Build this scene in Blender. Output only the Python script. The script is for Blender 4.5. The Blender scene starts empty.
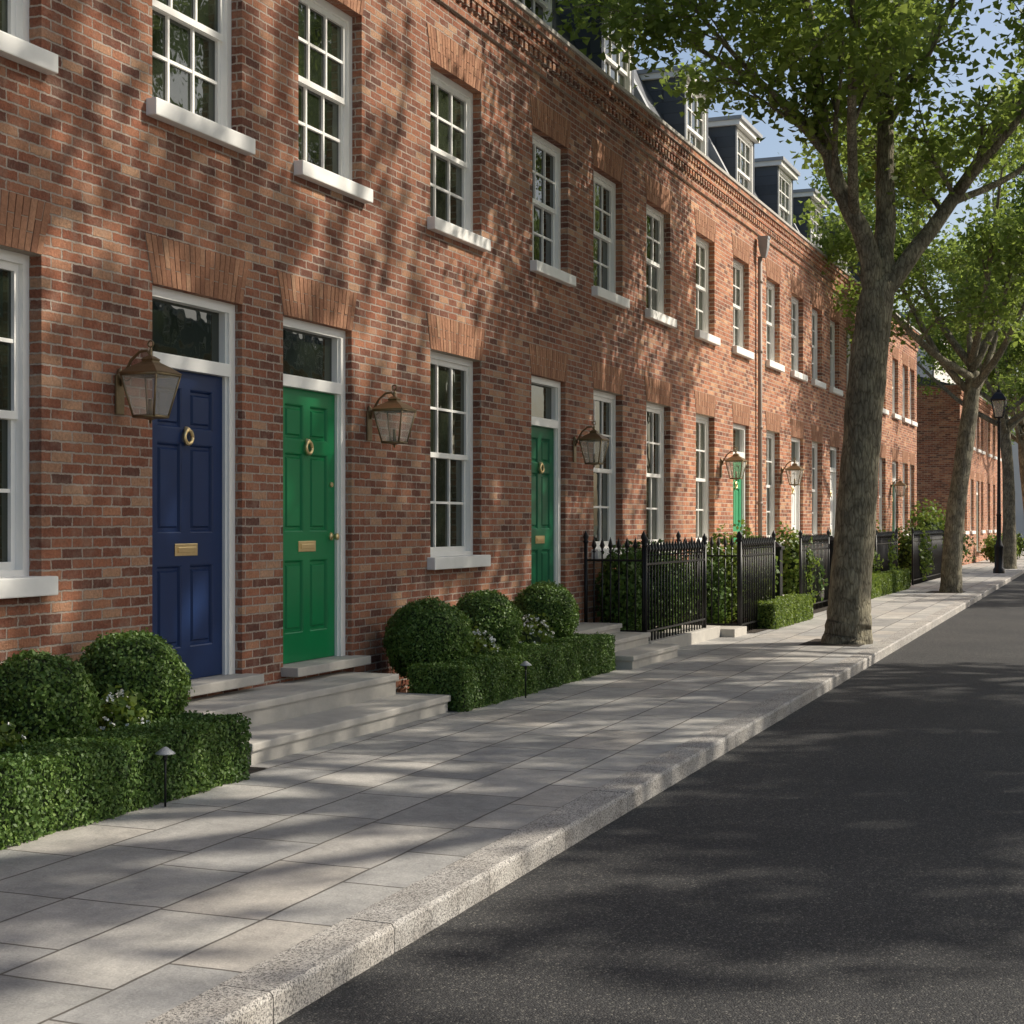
import bpy, math, random
import numpy as np
from mathutils import Vector, Matrix
random.seed(7); RNG=np.random.default_rng(11)
S=bpy.context.scene
COL=S.collection

# ------------------------------------------------------------ node helpers
def newmat(name):
    m=bpy.data.materials.new(name); m.use_nodes=True
    nt=m.node_tree
    return m,nt,nt.nodes['Principled BSDF']
def nd(nt,typ,props=None,**inp):
    n=nt.nodes.new(typ)
    if props:
        for k,v in props.items(): setattr(n,k,v)
    for k,v in inp.items():
        key=k.replace('_',' ')
        sock=None
        if key.startswith('i') and key[1:].isdigit(): sock=n.inputs[int(key[1:])]
        else: sock=n.inputs[key]
        if hasattr(v,'is_linked') or isinstance(v,bpy.types.NodeSocket): nt.links.new(v,sock)
        else: sock.default_value=v
    return n
def ramp(nt,fac,stops,interp='LINEAR'):
    n=nt.nodes.new('ShaderNodeValToRGB'); n.color_ramp.interpolation=interp
    cr=n.color_ramp
    while len(cr.elements)<len(stops): cr.elements.new(0.5)
    for e,(p,c) in zip(cr.elements,stops):
        e.position=p; e.color=(c[0],c[1],c[2],1) if len(c)==3 else c
    nt.links.new(fac,n.inputs['Fac'])
    return n.outputs['Color']
def mix(nt,fac,a,b,mode='MIX'):
    n=nt.nodes.new('ShaderNodeMix'); n.data_type='RGBA'; n.blend_type=mode
    for sock,v in ((n.inputs[0],fac),(n.inputs[6],a),(n.inputs[7],b)):
        if isinstance(v,bpy.types.NodeSocket): nt.links.new(v,sock)
        else: sock.default_value=v if not isinstance(v,tuple) or len(v)==4 else (*v,1)
    return n.outputs[2]
def noise(nt,vec,scale,detail=4,rough=.55):
    return nd(nt,'ShaderNodeTexNoise',Vector=vec,Scale=scale,Detail=float(detail),Roughness=rough).outputs['Fac']
def math_(nt,op,a,b=0.0):
    return nd(nt,'ShaderNodeMath',{'operation':op},i0=a,i1=b).outputs[0]
def bump(nt,b,h,strength=.5,dist=.01,normal=None):
    n=nd(nt,'ShaderNodeBump',Height=h,Strength=strength,Distance=dist)
    if normal is not None: nt.links.new(normal,n.inputs['Normal'])
    if b is not None: nt.links.new(n.outputs[0],b.inputs['Normal'])
    return n.outputs[0]
def g(c): return (c[0],c[1],c[2],1)

def brick_mat(name,tint=(1,1,1),bw=.188,rh=.061):
    m,nt,b=newmat(name)
    pos=nd(nt,'ShaderNodeNewGeometry').outputs['Position']
    sep=nd(nt,'ShaderNodeSeparateXYZ',i0=pos)
    xy=math_(nt,'ADD',sep.outputs[0],sep.outputs[1])
    n1=noise(nt,pos,17,3,.75); n2=noise(nt,pos,21,3,.75)
    u=math_(nt,'ADD',xy,math_(nt,'MULTIPLY',math_(nt,'SUBTRACT',n1,.5),.030))
    v=math_(nt,'ADD',sep.outputs[2],math_(nt,'MULTIPLY',math_(nt,'SUBTRACT',n2,.5),.021))
    vec=nd(nt,'ShaderNodeCombineXYZ',X=u,Y=v,Z=0.0).outputs[0]
    bt=nd(nt,'ShaderNodeTexBrick',{'offset':.5},Vector=vec,Color1=(0,0,0,1),Color2=(1,1,1,1),Mortar=(.5,.5,.5,1),
          Scale=1.0,Mortar_Size=.0068,Mortar_Smooth=.3,Bias=0.0,Brick_Width=bw,Row_Height=rh)
    c=ramp(nt,bt.outputs['Color'],[(0,(.120,.055,.042)),(.15,(.18,.074,.050)),(.38,(.25,.098,.060)),(.62,(.305,.125,.074)),(.84,(.36,.175,.105)),(1,(.43,.26,.165))])
    big=ramp(nt,noise(nt,pos,1.1,6,.65),[(.3,(.78,.77,.77)),(.7,(1.18,1.17,1.15))])
    c=mix(nt,1.0,c,big,'MULTIPLY')
    fine=ramp(nt,noise(nt,pos,46,6,.78),[(.28,(.52,.50,.5)),(.6,(1.2,1.19,1.18))])
    c=mix(nt,.9,c,fine,'MULTIPLY')
    mort=mix(nt,noise(nt,pos,30,4),(.26,.21,.175),(.50,.425,.36))
    sm=ramp(nt,noise(nt,pos,7,8,.75),[(.48,(0,0,0)),(.72,(.55,.55,.55))])
    c=mix(nt,sm,c,(.36,.26,.20))
    soot=ramp(nt,noise(nt,pos,2.6,8,.75),[(.52,(0,0,0)),(.78,(.38,.38,.38))])
    c=mix(nt,bt.outputs['Fac'],c,mort)
    c=mix(nt,soot,c,(.11,.070,.056))
    c=mix(nt,1.0,c,g(tint),'MULTIPLY')
    nt.links.new(c,b.inputs['Base Color'])
    b.inputs['Roughness'].default_value=.93
    b.inputs['Specular IOR Level'].default_value=.25
    inv=math_(nt,'SUBTRACT',1.0,bt.outputs['Fac'])
    h=math_(nt,'ADD',math_(nt,'MULTIPLY',inv,1.0),math_(nt,'MULTIPLY',noise(nt,pos,60,5,.7),.95))
    h=math_(nt,'ADD',h,math_(nt,'MULTIPLY',bt.outputs['Color'],.5))
    bump(nt,b,h,1.0,.011)
    return m
M={}
M['brick']=brick_mat('weathered_brick',(1.16,1.15,1.13))
M['brick_sunlit']=brick_mat('weathered_brick_sun_tint',(1.58,1.52,1.42))  # same brick tinted brighter and warmer: far facade's sunlight painted into the colour
def arch_mat():
    m,nt,b=newmat('gauged_orange_brick')
    geo=nd(nt,'ShaderNodeNewGeometry')
    c=ramp(nt,geo.outputs['Random Per Island'],[(0,(.29,.13,.072)),(.4,(.38,.18,.10)),(.8,(.44,.22,.125)),(1,(.48,.28,.17))])
    f=ramp(nt,noise(nt,geo.outputs['Position'],45,6,.75),[(.3,(.6,.59,.58)),(.65,(1.12,1.12,1.12))])
    nt.links.new(mix(nt,.85,c,f,'MULTIPLY'),b.inputs['Base Color'])
    b.inputs['Roughness'].default_value=.9
    bump(nt,b,noise(nt,geo.outputs['Position'],70,5,.7),.7,.008)
    return m
M['arch']=arch_mat()
def simple(name,col,rough=.6,metal=0,var=.25,vs=8,bs=0,bsc=60,spec=.5,bd=.004):
    m,nt,b=newmat(name)
    tc=nd(nt,'ShaderNodeNewGeometry').outputs['Position']
    f=noise(nt,tc,vs,6,.65)
    lo=tuple(x*(1-var) for x in col); hi=tuple(min(1,x*(1+var*.6)) for x in col)
    nt.links.new(mix(nt,f,lo,hi),b.inputs['Base Color'])
    b.inputs['Roughness'].default_value=rough
    b.inputs['Metallic'].default_value=metal
    b.inputs['Specular IOR Level'].default_value=spec
    if bs: bump(nt,b,noise(nt,tc,bsc,5,.65),bs,bd)
    return m
M['mortar']=simple('lime_mortar',(.42,.35,.29),.95,bs=.3)
M['white']=simple('white_gloss_paint',(.93,.91,.86),.35,var=.05,vs=5)
M['sill']=simple('painted_stone_sill',(.91,.89,.84),.6,var=.10,vs=9,bs=.15)
M['stone']=simple('york_stone_step',(.50,.47,.42),.8,var=.32,vs=7,bs=.4,bsc=80)
M['blue']=simple('navy_blue_paint',(.009,.028,.098),.36,var=.08,spec=.35)
M['green']=simple('bright_green_paint',(.005,.21,.068),.36,var=.08,spec=.35)
M['dgreen']=simple('deep_green_paint',(.004,.12,.05),.38,var=.05,spec=.35)
M['lgreen']=simple('fresh_green_paint',(.05,.33,.15),.4,var=.05,spec=.35)
M['brass']=simple('polished_brass',(.92,.70,.36),.32,.9,var=.12,vs=30)
M['bronze']=simple('aged_bronze',(.27,.20,.11),.36,.7,var=.35,vs=25,bs=.1)
M['iron']=simple('black_iron',(.012,.012,.013),.4,.3,var=.3,vs=20)
M['lead']=simple('lead_sheet',(.36,.37,.38),.6,.2,var=.25,vs=4)
M['pipe']=simple('brown_downpipe',(.36,.30,.25),.55,var=.2)
M['soil']=simple('dark_soil',(.045,.034,.024),.95,var=.5,vs=20,bs=.8,bsc=50,bd=.02)
M['render']=simple('pale_render',(.62,.60,.56),.8,var=.1,vs=1)
M['petal']=simple('white_petal',(.85,.85,.78),.6,var=.05)
M['core']=simple('hedge_core',(.026,.048,.014),.95,var=.3)
def slate():
    m,nt,b=newmat('blue_grey_slate')
    pos=nd(nt,'ShaderNodeNewGeometry').outputs['Position']
    sep=nd(nt,'ShaderNodeSeparateXYZ',i0=pos)
    u=math_(nt,'ADD',sep.outputs[0],math_(nt,'MULTIPLY',sep.outputs[1],.3))
    vec=nd(nt,'ShaderNodeCombineXYZ',X=u,Y=sep.outputs[2],Z=0.0).outputs[0]
    bt=nd(nt,'ShaderNodeTexBrick',{'offset':.5},Vector=vec,Color1=(.04,.05,.066,1),Color2=(.085,.098,.122,1),Mortar=(.018,.018,.024,1),
        Scale=1.0,Mortar_Size=.006,Mortar_Smooth=.1,Brick_Width=.25,Row_Height=.17)
    nt.links.new(mix(nt,noise(nt,pos,5,5),bt.outputs['Color'],(.09,.10,.11)),b.inputs['Base Color'])
    b.inputs['Roughness'].default_value=.55
    bump(nt,b,math_(nt,'SUBTRACT',1.0,bt.outputs['Fac']),.6,.01)
    return m
M['slate']=slate()
def glass():
    m,nt,b=newmat('window_glass')
    oi=nd(nt,'ShaderNodeObjectInfo'); pos=nd(nt,'ShaderNodeNewGeometry').outputs['Position']
    c=mix(nt,oi.outputs['Random'],(.010,.014,.008),(.040,.048,.030))
    c=mix(nt,ramp(nt,noise(nt,pos,2.4,3),[(.4,(0,0,0)),(.65,(1,1,1))]),c,(.02,.027,.016))
    nt.links.new(c,b.inputs['Base Color'])
    b.inputs['Roughness'].default_value=.02; b.inputs['IOR'].default_value=1.7
    bump(nt,b,noise(nt,pos,3.2,2),.18,.02)
    return m
M['glass']=glass()
def lglass():
    m,nt,b=newmat('lantern_glass')
    b.inputs['Base Color'].default_value=(.74,.69,.58,1)
    b.inputs['Roughness'].default_value=.08
    b.inputs['Alpha'].default_value=.30
    return m
M['lglass']=lglass()
def bark():
    m,nt,b=newmat('grey_brown_bark')
    pos=nd(nt,'ShaderNodeTexCoord').outputs['Object']
    mp=nd(nt,'ShaderNodeMapping',Vector=pos,Scale=(1,1,.22)).outputs[0]
    f=noise(nt,mp,34,9,.78)
    vo=nd(nt,'ShaderNodeTexVoronoi',{'feature':'DISTANCE_TO_EDGE'},Vector=mp,Scale=26.0).outputs['Distance']
    c=ramp(nt,f,[(.3,(.12,.105,.080)),(.5,(.27,.24,.185)),(.7,(.43,.395,.32))])
    c=mix(nt,1.0,c,ramp(nt,vo,[(0,(.55,.53,.5)),(.12,(1,1,1))]),'MULTIPLY')
    c2=ramp(nt,noise(nt,pos,4.5,4),[(.42,(.72,.73,.70)),(.6,(1.2,1.22,1.12))])
    nt.links.new(mix(nt,1.0,c,c2,'MULTIPLY'),b.inputs['Base Color'])
    b.inputs['Roughness'].default_value=.95; b.inputs['Specular IOR Level'].default_value=.2
    h=math_(nt,'ADD',f,math_(nt,'MULTIPLY',math_(nt,'MINIMUM',vo,.15),3.0))
    bump(nt,b,h,.8,.022)
    return m
M['bark']=bark()
def leafmat(name,cols,trans=.4,tcol=(.16,.25,.03),gl=.5):
    m,nt,b=newmat(name)
    geo=nd(nt,'ShaderNodeNewGeometry')
    c=ramp(nt,geo.outputs['Random Per Island'],[(i/(len(cols)-1),x) for i,x in enumerate(cols)])
    big=ramp(nt,noise(nt,nd(nt,'ShaderNodeTexCoord').outputs['Object'],1.3,3),[(.35,(.74,.82,.76)),(.65,(1.25,1.2,1.0))])
    c=mix(nt,1.0,c,big,'MULTIPLY')
    nt.links.new(c,b.inputs['Base Color']); b.inputs['Roughness'].default_value=gl
    b.inputs['Specular IOR Level'].default_value=.35
    tr=nd(nt,'ShaderNodeBsdfTranslucent',Color=mix(nt,.6,c,g(tcol)))
    ms=nd(nt,'ShaderNodeMixShader',Fac=trans,i1=b.outputs[0],i2=tr.outputs[0])
    nt.links.new(ms.outputs[0],nt.nodes['Material Output'].inputs['Surface'])
    return m
M['leaf']=leafmat('plane_tree_leaf',[(.07,.115,.026),(.105,.165,.038),(.145,.215,.050),(.21,.275,.075)],.5,(.46,.58,.11))
M['box']=leafmat('box_leaf',[(.055,.105,.022),(.085,.16,.035),(.125,.21,.05),(.185,.27,.075)],.2,(.18,.28,.05),.5)
M['shrub']=leafmat('shrub_leaf',[(.07,.12,.022),(.11,.18,.035),(.16,.23,.045),(.23,.29,.08)],.35,(.32,.42,.07))
def pave():
    m,nt,b=newmat('paving_slabs')
    pos=nd(nt,'ShaderNodeNewGeometry').outputs['Position']
    n1=noise(nt,pos,2.2,2)
    sep=nd(nt,'ShaderNodeSeparateXYZ',i0=pos)
    u=math_(nt,'ADD',sep.outputs[0],math_(nt,'MULTIPLY',n1,.03))
    v=math_(nt,'ADD',math_(nt,'SUBTRACT',sep.outputs[1],math_(nt,'MULTIPLY',sep.outputs[0],.0225)),math_(nt,'MULTIPLY',n1,.02))
    vec=nd(nt,'ShaderNodeCombineXYZ',X=u,Y=v,Z=0.0).outputs[0]
    bt=nd(nt,'ShaderNodeTexBrick',{'offset':.37,'squash':1.45,'squash_frequency':2},Vector=vec,Color1=(0,0,0,1),Color2=(1,1,1,1),Mortar=(.5,.5,.5,1),
        Scale=1.0,Mortar_Size=.0062,Mortar_Smooth=.2,Brick_Width=.62,Row_Height=.43)
    c=ramp(nt,bt.outputs['Color'],[(0,(.30,.295,.285)),(.2,(.44,.43,.405)),(.45,(.53,.505,.465)),(.7,(.375,.37,.36)),(1,(.49,.455,.41))])
    st=ramp(nt,noise(nt,pos,3.5,8,.72),[(.3,(.66,.66,.66)),(.7,(1.16,1.15,1.13))])
    c=mix(nt,1.0,c,st,'MULTIPLY')
    fn=ramp(nt,noise(nt,pos,110,4,.7),[(.3,(.72,.72,.72)),(.7,(1.17,1.17,1.17))])
    c=mix(nt,.75,c,fn,'MULTIPLY')
    c=mix(nt,math_(nt,'MULTIPLY',bt.outputs['Fac'],.92),c,(.095,.085,.072))
    nt.links.new(c,b.inputs['Base Color']); b.inputs['Roughness'].default_value=.78
    h=math_(nt,'ADD',math_(nt,'SUBTRACT',1.0,bt.outputs['Fac']),math_(nt,'MULTIPLY',noise(nt,pos,14,8,.65),.6))
    h=math_(nt,'ADD',h,math_(nt,'MULTIPLY',bt.outputs['Color'],.4))
    bump(nt,b,h,1.0,.013)
    return m
M['pave']=pave()
def granite():
    m,nt,b=newmat('granite_kerb')
    geo=nd(nt,'ShaderNodeNewGeometry'); pos=geo.outputs['Position']
    c=ramp(nt,noise(nt,pos,125,2,.85),[(.39,(.11,.105,.10)),(.47,(.38,.365,.34)),(.57,(.62,.59,.545))])
    v=ramp(nt,geo.outputs['Random Per Island'],[(0,(.84,.84,.85)),(1,(1.08,1.06,1.04))])
    c=mix(nt,1.0,c,v,'MULTIPLY')
    st=ramp(nt,noise(nt,pos,5,6,.7),[(.3,(.7,.68,.66)),(.65,(1.08,1.08,1.08))])
    nt.links.new(mix(nt,1.0,c,st,'MULTIPLY'),b.inputs['Base Color']); b.inputs['Roughness'].default_value=.8
    bump(nt,b,noise(nt,pos,80,6,.75),.7,.009)
    return m
M['granite']=granite()
def asphalt():
    m,nt,b=newmat('asphalt')
    pos=nd(nt,'ShaderNodeNewGeometry').outputs['Position']
    vo=nd(nt,'ShaderNodeTexVoronoi',Vector=pos,Scale=135.0)
    ag=ramp(nt,nd(nt,'ShaderNodeSeparateXYZ',i0=vo.outputs['Color']).outputs[0],[(.0,(.032,.032,.034)),(.6,(.062,.062,.064)),(.88,(.095,.094,.090)),(1,(.21,.20,.18))])
    ed=ramp(nt,vo.outputs['Distance'],[(.25,(1,1,1)),(.6,(.55,.55,.55))])
    c=mix(nt,1.0,ag,ed,'MULTIPLY')
    st=ramp(nt,noise(nt,pos,.7,6,.6),[(.3,(.85,.85,.86)),(.7,(1.3,1.27,1.22))])
    nt.links.new(mix(nt,1.0,c,st,'MULTIPLY'),b.inputs['Base Color']); b.inputs['Roughness'].default_value=.82
    b.inputs['Specular IOR Level'].default_value=.35
    h=math_(nt,'ADD',math_(nt,'SUBTRACT',1.0,vo.outputs['Distance']),math_(nt,'MULTIPLY',noise(nt,pos,160,3),.6))
    bump(nt,b,h,.65,.006)
    return m
M['asphalt']=asphalt()
M['earth']=simple('ground_earth',(.09,.10,.05),.95,var=.4,vs=.5)

# ------------------------------------------------------------ mesh builder
class MB:
    def __init__(s): s.v=[]; s.f=[]; s.mi=[]; s.sm=[]
    def add(s,vs,fs,mi=0,sm=False):
        o=len(s.v); s.v+= [tuple(v) for v in vs]
        for f in fs: s.f.append([i+o for i in f]); s.mi.append(mi); s.sm.append(sm)
    def quad(s,a,b,c,d,mi=0): s.add([a,b,c,d],[(0,1,2,3)],mi)
    def box(s,x0,x1,y0,y1,z0,z1,mi=0,ch=0.0):
        if ch<=0:
            v=[(x0,y0,z0),(x1,y0,z0),(x1,y1,z0),(x0,y1,z0),(x0,y0,z1),(x1,y0,z1),(x1,y1,z1),(x0,y1,z1)]
            s.add(v,[(3,2,1,0),(4,5,6,7),(0,1,5,4),(1,2,6,5),(2,3,7,6),(3,0,4,7)],mi)
        else:
            import bmesh
            bm=bmesh.new(); bmesh.ops.create_cube(bm,size=1)
            for v in bm.verts: v.co=Vector((x0+(v.co.x+.5)*(x1-x0),y0+(v.co.y+.5)*(y1-y0),z0+(v.co.z+.5)*(z1-z0)))
            bmesh.ops.bevel(bm,geom=bm.edges[:],offset=ch,segments=2,affect='EDGES',profile=.6)
            bm.verts.index_update()
            s.add([v.co[:] for v in bm.verts],[[v.index for v in f.verts] for f in bm.faces],mi); bm.free()
    def tube(s,pts,rad,n=8,mi=0,cap=True,sm=True,rough=0.0):
        pts=[Vector(p) for p in pts]; vs=[]; fs=[]
        prev=None
        for i,p in enumerate(pts):
            t=(pts[min(i+1,len(pts)-1)]-pts[max(i-1,0)])
            t=t.normalized() if t.length>1e-9 else Vector((0,0,1))
            if prev is None:
                a=t.orthogonal().normalized()
            else:
                a=(prev-t*prev.dot(t)); a=a.normalized() if a.length>1e-6 else t.orthogonal().normalized()
            prev=a; b=t.cross(a)
            for k in range(n):
                th=2*math.pi*k/n
                r=rad[i] if hasattr(rad,'__len__') else rad
                if rough: r*=1+rough*(math.sin(3*th+p.z*.9)+.6*math.sin(5*th-p.z*1.7+1)+.5*math.sin(p.z*4.1+2*th))
                vs.append(p+(a*math.cos(th)+b*math.sin(th))*r)
        for i in range(len(pts)-1):
            for k in range(n):
                fs.append((i*n+k,i*n+(k+1)%n,(i+1)*n+(k+1)%n,(i+1)*n+k))
        s.add(vs,fs,mi,sm)
        if cap:
            o=len(s.v)-len(vs)
            s.f.append([o+k for k in reversed(range(n))]); s.mi.append(mi); s.sm.append(False)
            s.f.append([o+(len(pts)-1)*n+k for k in range(n)]); s.mi.append(mi); s.sm.append(False)
    def lathe(s,prof,c=(0,0,0),n=16,mi=0,sm=True,rot=0.0):
        vs=[];fs=[]
        for r,z in prof:
            for k in range(n):
                th=2*math.pi*k/n+rot; vs.append((c[0]+r*math.cos(th),c[1]+r*math.sin(th),c[2]+z))
        for i in range(len(prof)-1):
            for k in range(n): fs.append((i*n+k,i*n+(k+1)%n,(i+1)*n+(k+1)%n,(i+1)*n+k))
        s.add(vs,fs,mi,sm)
    def torus(s,c,R,r,axis='y',n=20,m=8,mi=0,a0=0,a1=2*math.pi):
        pts=[]
        for i in range(n+1):
            th=a0+(a1-a0)*i/n
            if axis=='y': pts.append((c[0]+R*math.cos(th),c[1],c[2]+R*math.sin(th)))
            elif axis=='x': pts.append((c[0],c[1]+R*math.cos(th),c[2]+R*math.sin(th)))
            else: pts.append((c[0]+R*math.cos(th),c[1]+R*math.sin(th),c[2]))
        s.tube(pts,r,m,mi,cap=True)
    def mesh(s,name,mats):
        me=bpy.data.meshes.new(name); me.from_pydata(s.v,[],s.f)
        me.polygons.foreach_set('material_index',s.mi); me.polygons.foreach_set('use_smooth',s.sm)
        for m in mats: me.materials.append(m)
        me.update(); return me
def ob(name,data,parent=None,loc=(0,0,0),rot=0,scale=1,label=None,category=None,group=None,kind=None):
    o=bpy.data.objects.new(name,data); COL.objects.link(o)
    o.location=loc; o.rotation_euler=(0,0,rot)
    o.scale=(scale,)*3 if not hasattr(scale,'__len__') else scale
    if parent: o.parent=parent
    if label: o['label']=label
    if category: o['category']=category
    if group: o['group']=group
    if kind: o['kind']=kind
    return o
def copy_tree(o,loc,rot=0,scale=1,label=None):
    n=o.copy(); COL.objects.link(n); n.location=loc; n.rotation_euler=(0,0,rot); n.scale=(scale,)*3 if not hasattr(scale,'__len__') else scale
    if label: n['label']=label
    kids={}
    for x in bpy.data.objects:
        if x.parent: kids.setdefault(x.parent,[]).append(x)
    def rec(a,b):
        for c in kids.get(a,[]):
            d=c.copy(); COL.objects.link(d); d.parent=b; rec(c,d)
    rec(o,n); return n

def soup(name,parts,mats):
    me=bpy.data.meshes.new(name)
    V=np.concatenate([p.reshape(-1,3) for p,_ in parts]).astype(np.float32)
    tot=np.concatenate([np.full(p.shape[0],p.shape[1],np.int32) for p,_ in parts])
    mi=np.concatenate([np.full(p.shape[0],m,np.int32) for p,m in parts])
    me.vertices.add(len(V)); me.vertices.foreach_set('co',V.ravel())
    me.loops.add(len(V)); me.loops.foreach_set('vertex_index',np.arange(len(V),dtype=np.int32))
    me.polygons.add(len(tot)); st=np.concatenate([[0],np.cumsum(tot)[:-1]]).astype(np.int32)
    me.polygons.foreach_set('loop_start',st); me.polygons.foreach_set('loop_total',tot)
    for m in mats: me.materials.append(m)
    me.polygons.foreach_set('material_index',mi)
    me.update(calc_edges=True); me.validate(); return me
LEAF5=np.array([(0,0),(.55,.28),(.34,.50),(0,1.0),(-.34,.50),(-.55,.28)])
OVAL=np.array([(0,0),(.34,.45),(0,1.0),(-.34,.45)])
def leaves(P,Nrm,size,shape,spread=.6,down=0.0,jit=.3):
    n=len(P)
    N=Nrm+RNG.normal(0,spread,(n,3)); N/= np.linalg.norm(N,axis=1,keepdims=True)+1e-9
    T=RNG.normal(0,1,(n,3)); T[:,2]-=down
    T-= N*(T*N).sum(1,keepdims=True); T/=np.linalg.norm(T,axis=1,keepdims=True)+1e-9
    B=np.cross(N,T)
    sz=size*(1+RNG.uniform(-jit,jit,n))
    out=P[:,None,:]+ (B[:,None,:]*shape[None,:,0:1] + T[:,None,:]*(shape[None,:,1:2]-.5))*sz[:,None,None]
    out+= N[:,None,:]*((shape[:,0]**2)[None,:,None]*.5)*sz[:,None,None]
    return out
def sph_pts(n,r,bumpy=.06,seed=0):
    d=RNG.normal(0,1,(n,3)); d/=np.linalg.norm(d,axis=1,keepdims=True)
    ph=seed*1.7
    rr=1+bumpy*(np.sin(d[:,0]*7+ph)*np.cos(d[:,1]*6+ph*2)+.6*np.sin(d[:,2]*11+d[:,0]*8+ph))
    return d*(r*rr)[:,None],d
def sph_core(r,nu=16,nv=10,zs=1):
    q=[]
    for i in range(nv):
        for j in range(nu):
            c=[]
            for (a,b_) in ((i,j),(i,j+1),(i+1,j+1),(i+1,j)):
                th=math.pi*a/nv; ph=2*math.pi*b_/nu
                c.append((r*math.sin(th)*math.cos(ph),r*math.sin(th)*math.sin(ph),r*math.cos(th)*zs))
            q.append(c)
    return np.array(q)
def topiary_ball(loc,r,seed,label):
    p,nn=sph_pts(int(12000*(r/.32)**2),r*.975,.045,seed)
    p+=RNG.normal(0,.012,p.shape)
    p[:,2]*=.95
    L=leaves(p,nn*1.0,.024,OVAL,.85)
    me=soup('topiary_foliage',[(sph_core(r*.91,zs=.95),1),(L,0)],[M['box'],M['core']])
    e=ob('topiary_ball',None,loc=(loc[0],loc[1],0),label=label,category='bush',group='clipped box balls')
    ob('foliage',me,e,(0,0,loc[2]))
    mb=MB(); mb.tube([(0,0,0),(0.01,0,loc[2]-.1)],[.03,.022],8)
    ob('trunk',mb.mesh('topiary_stem',[M['bark']]),e)
def hedge(x0,x1,y0,y1,h,label,dens=13000,size=.022,mat='box',name='box_hedge',cat='hedge'):
    lx,ly=x1-x0,y1-y0
    faces=[]
    def samp(area,fn,nrm):
        n=int(area*dens); a=RNG.uniform(0,1,(n,2)); P=fn(a); faces.append((P,np.tile(np.array(nrm,float),(n,1))))
    samp(lx*h,lambda a:np.c_[a[:,0]*lx,np.zeros(len(a)),a[:,1]*h],(0,-1,0))
    samp(lx*h*.5,lambda a:np.c_[a[:,0]*lx,np.full(len(a),ly),a[:,1]*h],(0,1,0))
    samp(ly*h,lambda a:np.c_[np.zeros(len(a)),a[:,0]*ly,a[:,1]*h],(-1,0,0))
    samp(ly*h,lambda a:np.c_[np.full(len(a),lx),a[:,0]*ly,a[:,1]*h],(1,0,0))
    samp(lx*ly,lambda a:np.c_[a[:,0]*lx,a[:,1]*ly,np.full(len(a),h)],(0,0,1))
    P=np.concatenate([f[0] for f in faces]); Nn=np.concatenate([f[1] for f in faces])
    w=.009*(np.sin(P[:,0]*9+x0)+np.sin(P[:,0]*23+P[:,2]*17)*.7+np.cos(P[:,1]*19+P[:,0]*13)*.7)
    P=P+Nn*w[:,None]+RNG.normal(0,.009,P.shape)
    P[:,2]=np.maximum(P[:,2],.005)
    L=leaves(P,Nn,size,OVAL,.75)
    c=.024; b=[(c,c,0),(lx-c,c,0),(lx-c,ly-c,0),(c,ly-c,0),(c,c,h-c),(lx-c,c,h-c),(lx-c,ly-c,h-c),(c,ly-c,h-c)]
    core=np.array([[b[i] for i in f] for f in [(4,5,6,7),(0,1,5,4),(1,2,6,5),(2,3,7,6),(3,0,4,7)]])
    me=soup(name+'_mesh',[(core,1),(L,0)],[M[mat],M['core']])
    return ob(name,me,loc=(x0,y0,0),label=label,category=cat)
def shrub(loc,r,h,n,size,mat,label,name='garden_shrub',flowers=0,core=True):
    d=RNG.normal(0,1,(n,3)); d/=np.linalg.norm(d,axis=1,keepdims=True)
    rad=RNG.uniform(.55,1.05,n)**.6
    lump=1+.18*np.sin(d[:,0]*5+loc[0]*3)*np.cos(d[:,1]*5+loc[0])+.14*np.sin(d[:,2]*9+d[:,0]*7)
    P=d*(rad*lump)[:,None]*np.array([r,r,h/2])+np.array([0,0,h/2])
    P[:,2]=np.maximum(P[:,2],.02)
    parts=[(leaves(P,d,size,OVAL*np.array([1.4,1]),.9),0)]
    if core:
        c=sph_core(1,12,8)*np.array([r*.62,r*.62,h*.33])+np.array([0,0,h*.45]); parts.append((c,1))
    if flowers:
        k=flowers; d2=RNG.normal(0,1,(k,3)); d2[:,2]=np.abs(d2[:,2]); d2/=np.linalg.norm(d2,axis=1,keepdims=True)
        C=d2*np.array([r,r,h/2])*1.05+np.array([0,0,h/2])
        C=np.repeat(C,6,0)+RNG.normal(0,.007,(k*6,3))
        parts.append((leaves(C,np.repeat(d2,6,0),.018,OVAL*np.array([1.5,1]),.7),2))
    me=soup(name+'_mesh',parts,[M[mat],M['core'],M['petal']])
    return ob(name,me,loc=loc,label=label,category='plant' if flowers else 'bush')

# ------------------------------------------------------------ ground, road, pavement, kerb
RZ=-.10
def ky(x): return -3.30+.0228*(min(x,60)+10.44)      # outer kerb line
def oy(x): return -10.6+.0172*(x+60)
mb=MB(); mb.quad((-600,-600,RZ-.01),(900,-600,RZ-.01),(900,600,RZ-.01),(-600,600,RZ-.01))
ob('ground',mb.mesh('ground',[M['earth']]),kind='structure')
mb=MB()
for a,b in ((-60,60),(60,160)): mb.quad((a,oy(a)-.1,RZ),(b,oy(b)-.1,RZ),(b,ky(b)+.1,RZ),(a,ky(a)+.1,RZ))
ob('road',mb.mesh('road',[M['asphalt']]),kind='structure')
KW=.20
mb=MB()
for a,b in ((-60,60),(60,160)): mb.quad((a,ky(a)+KW,0),(b,ky(b)+KW,0),(b,9,0),(a,9,0))
ob('pavement',mb.mesh('pavement',[M['pave']]),kind='structure')
mb=MB(); mb.quad((-60,-30,0),(160,-30,0),(160,oy(160)-KW,0),(-60,oy(-60)-KW,0))
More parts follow.
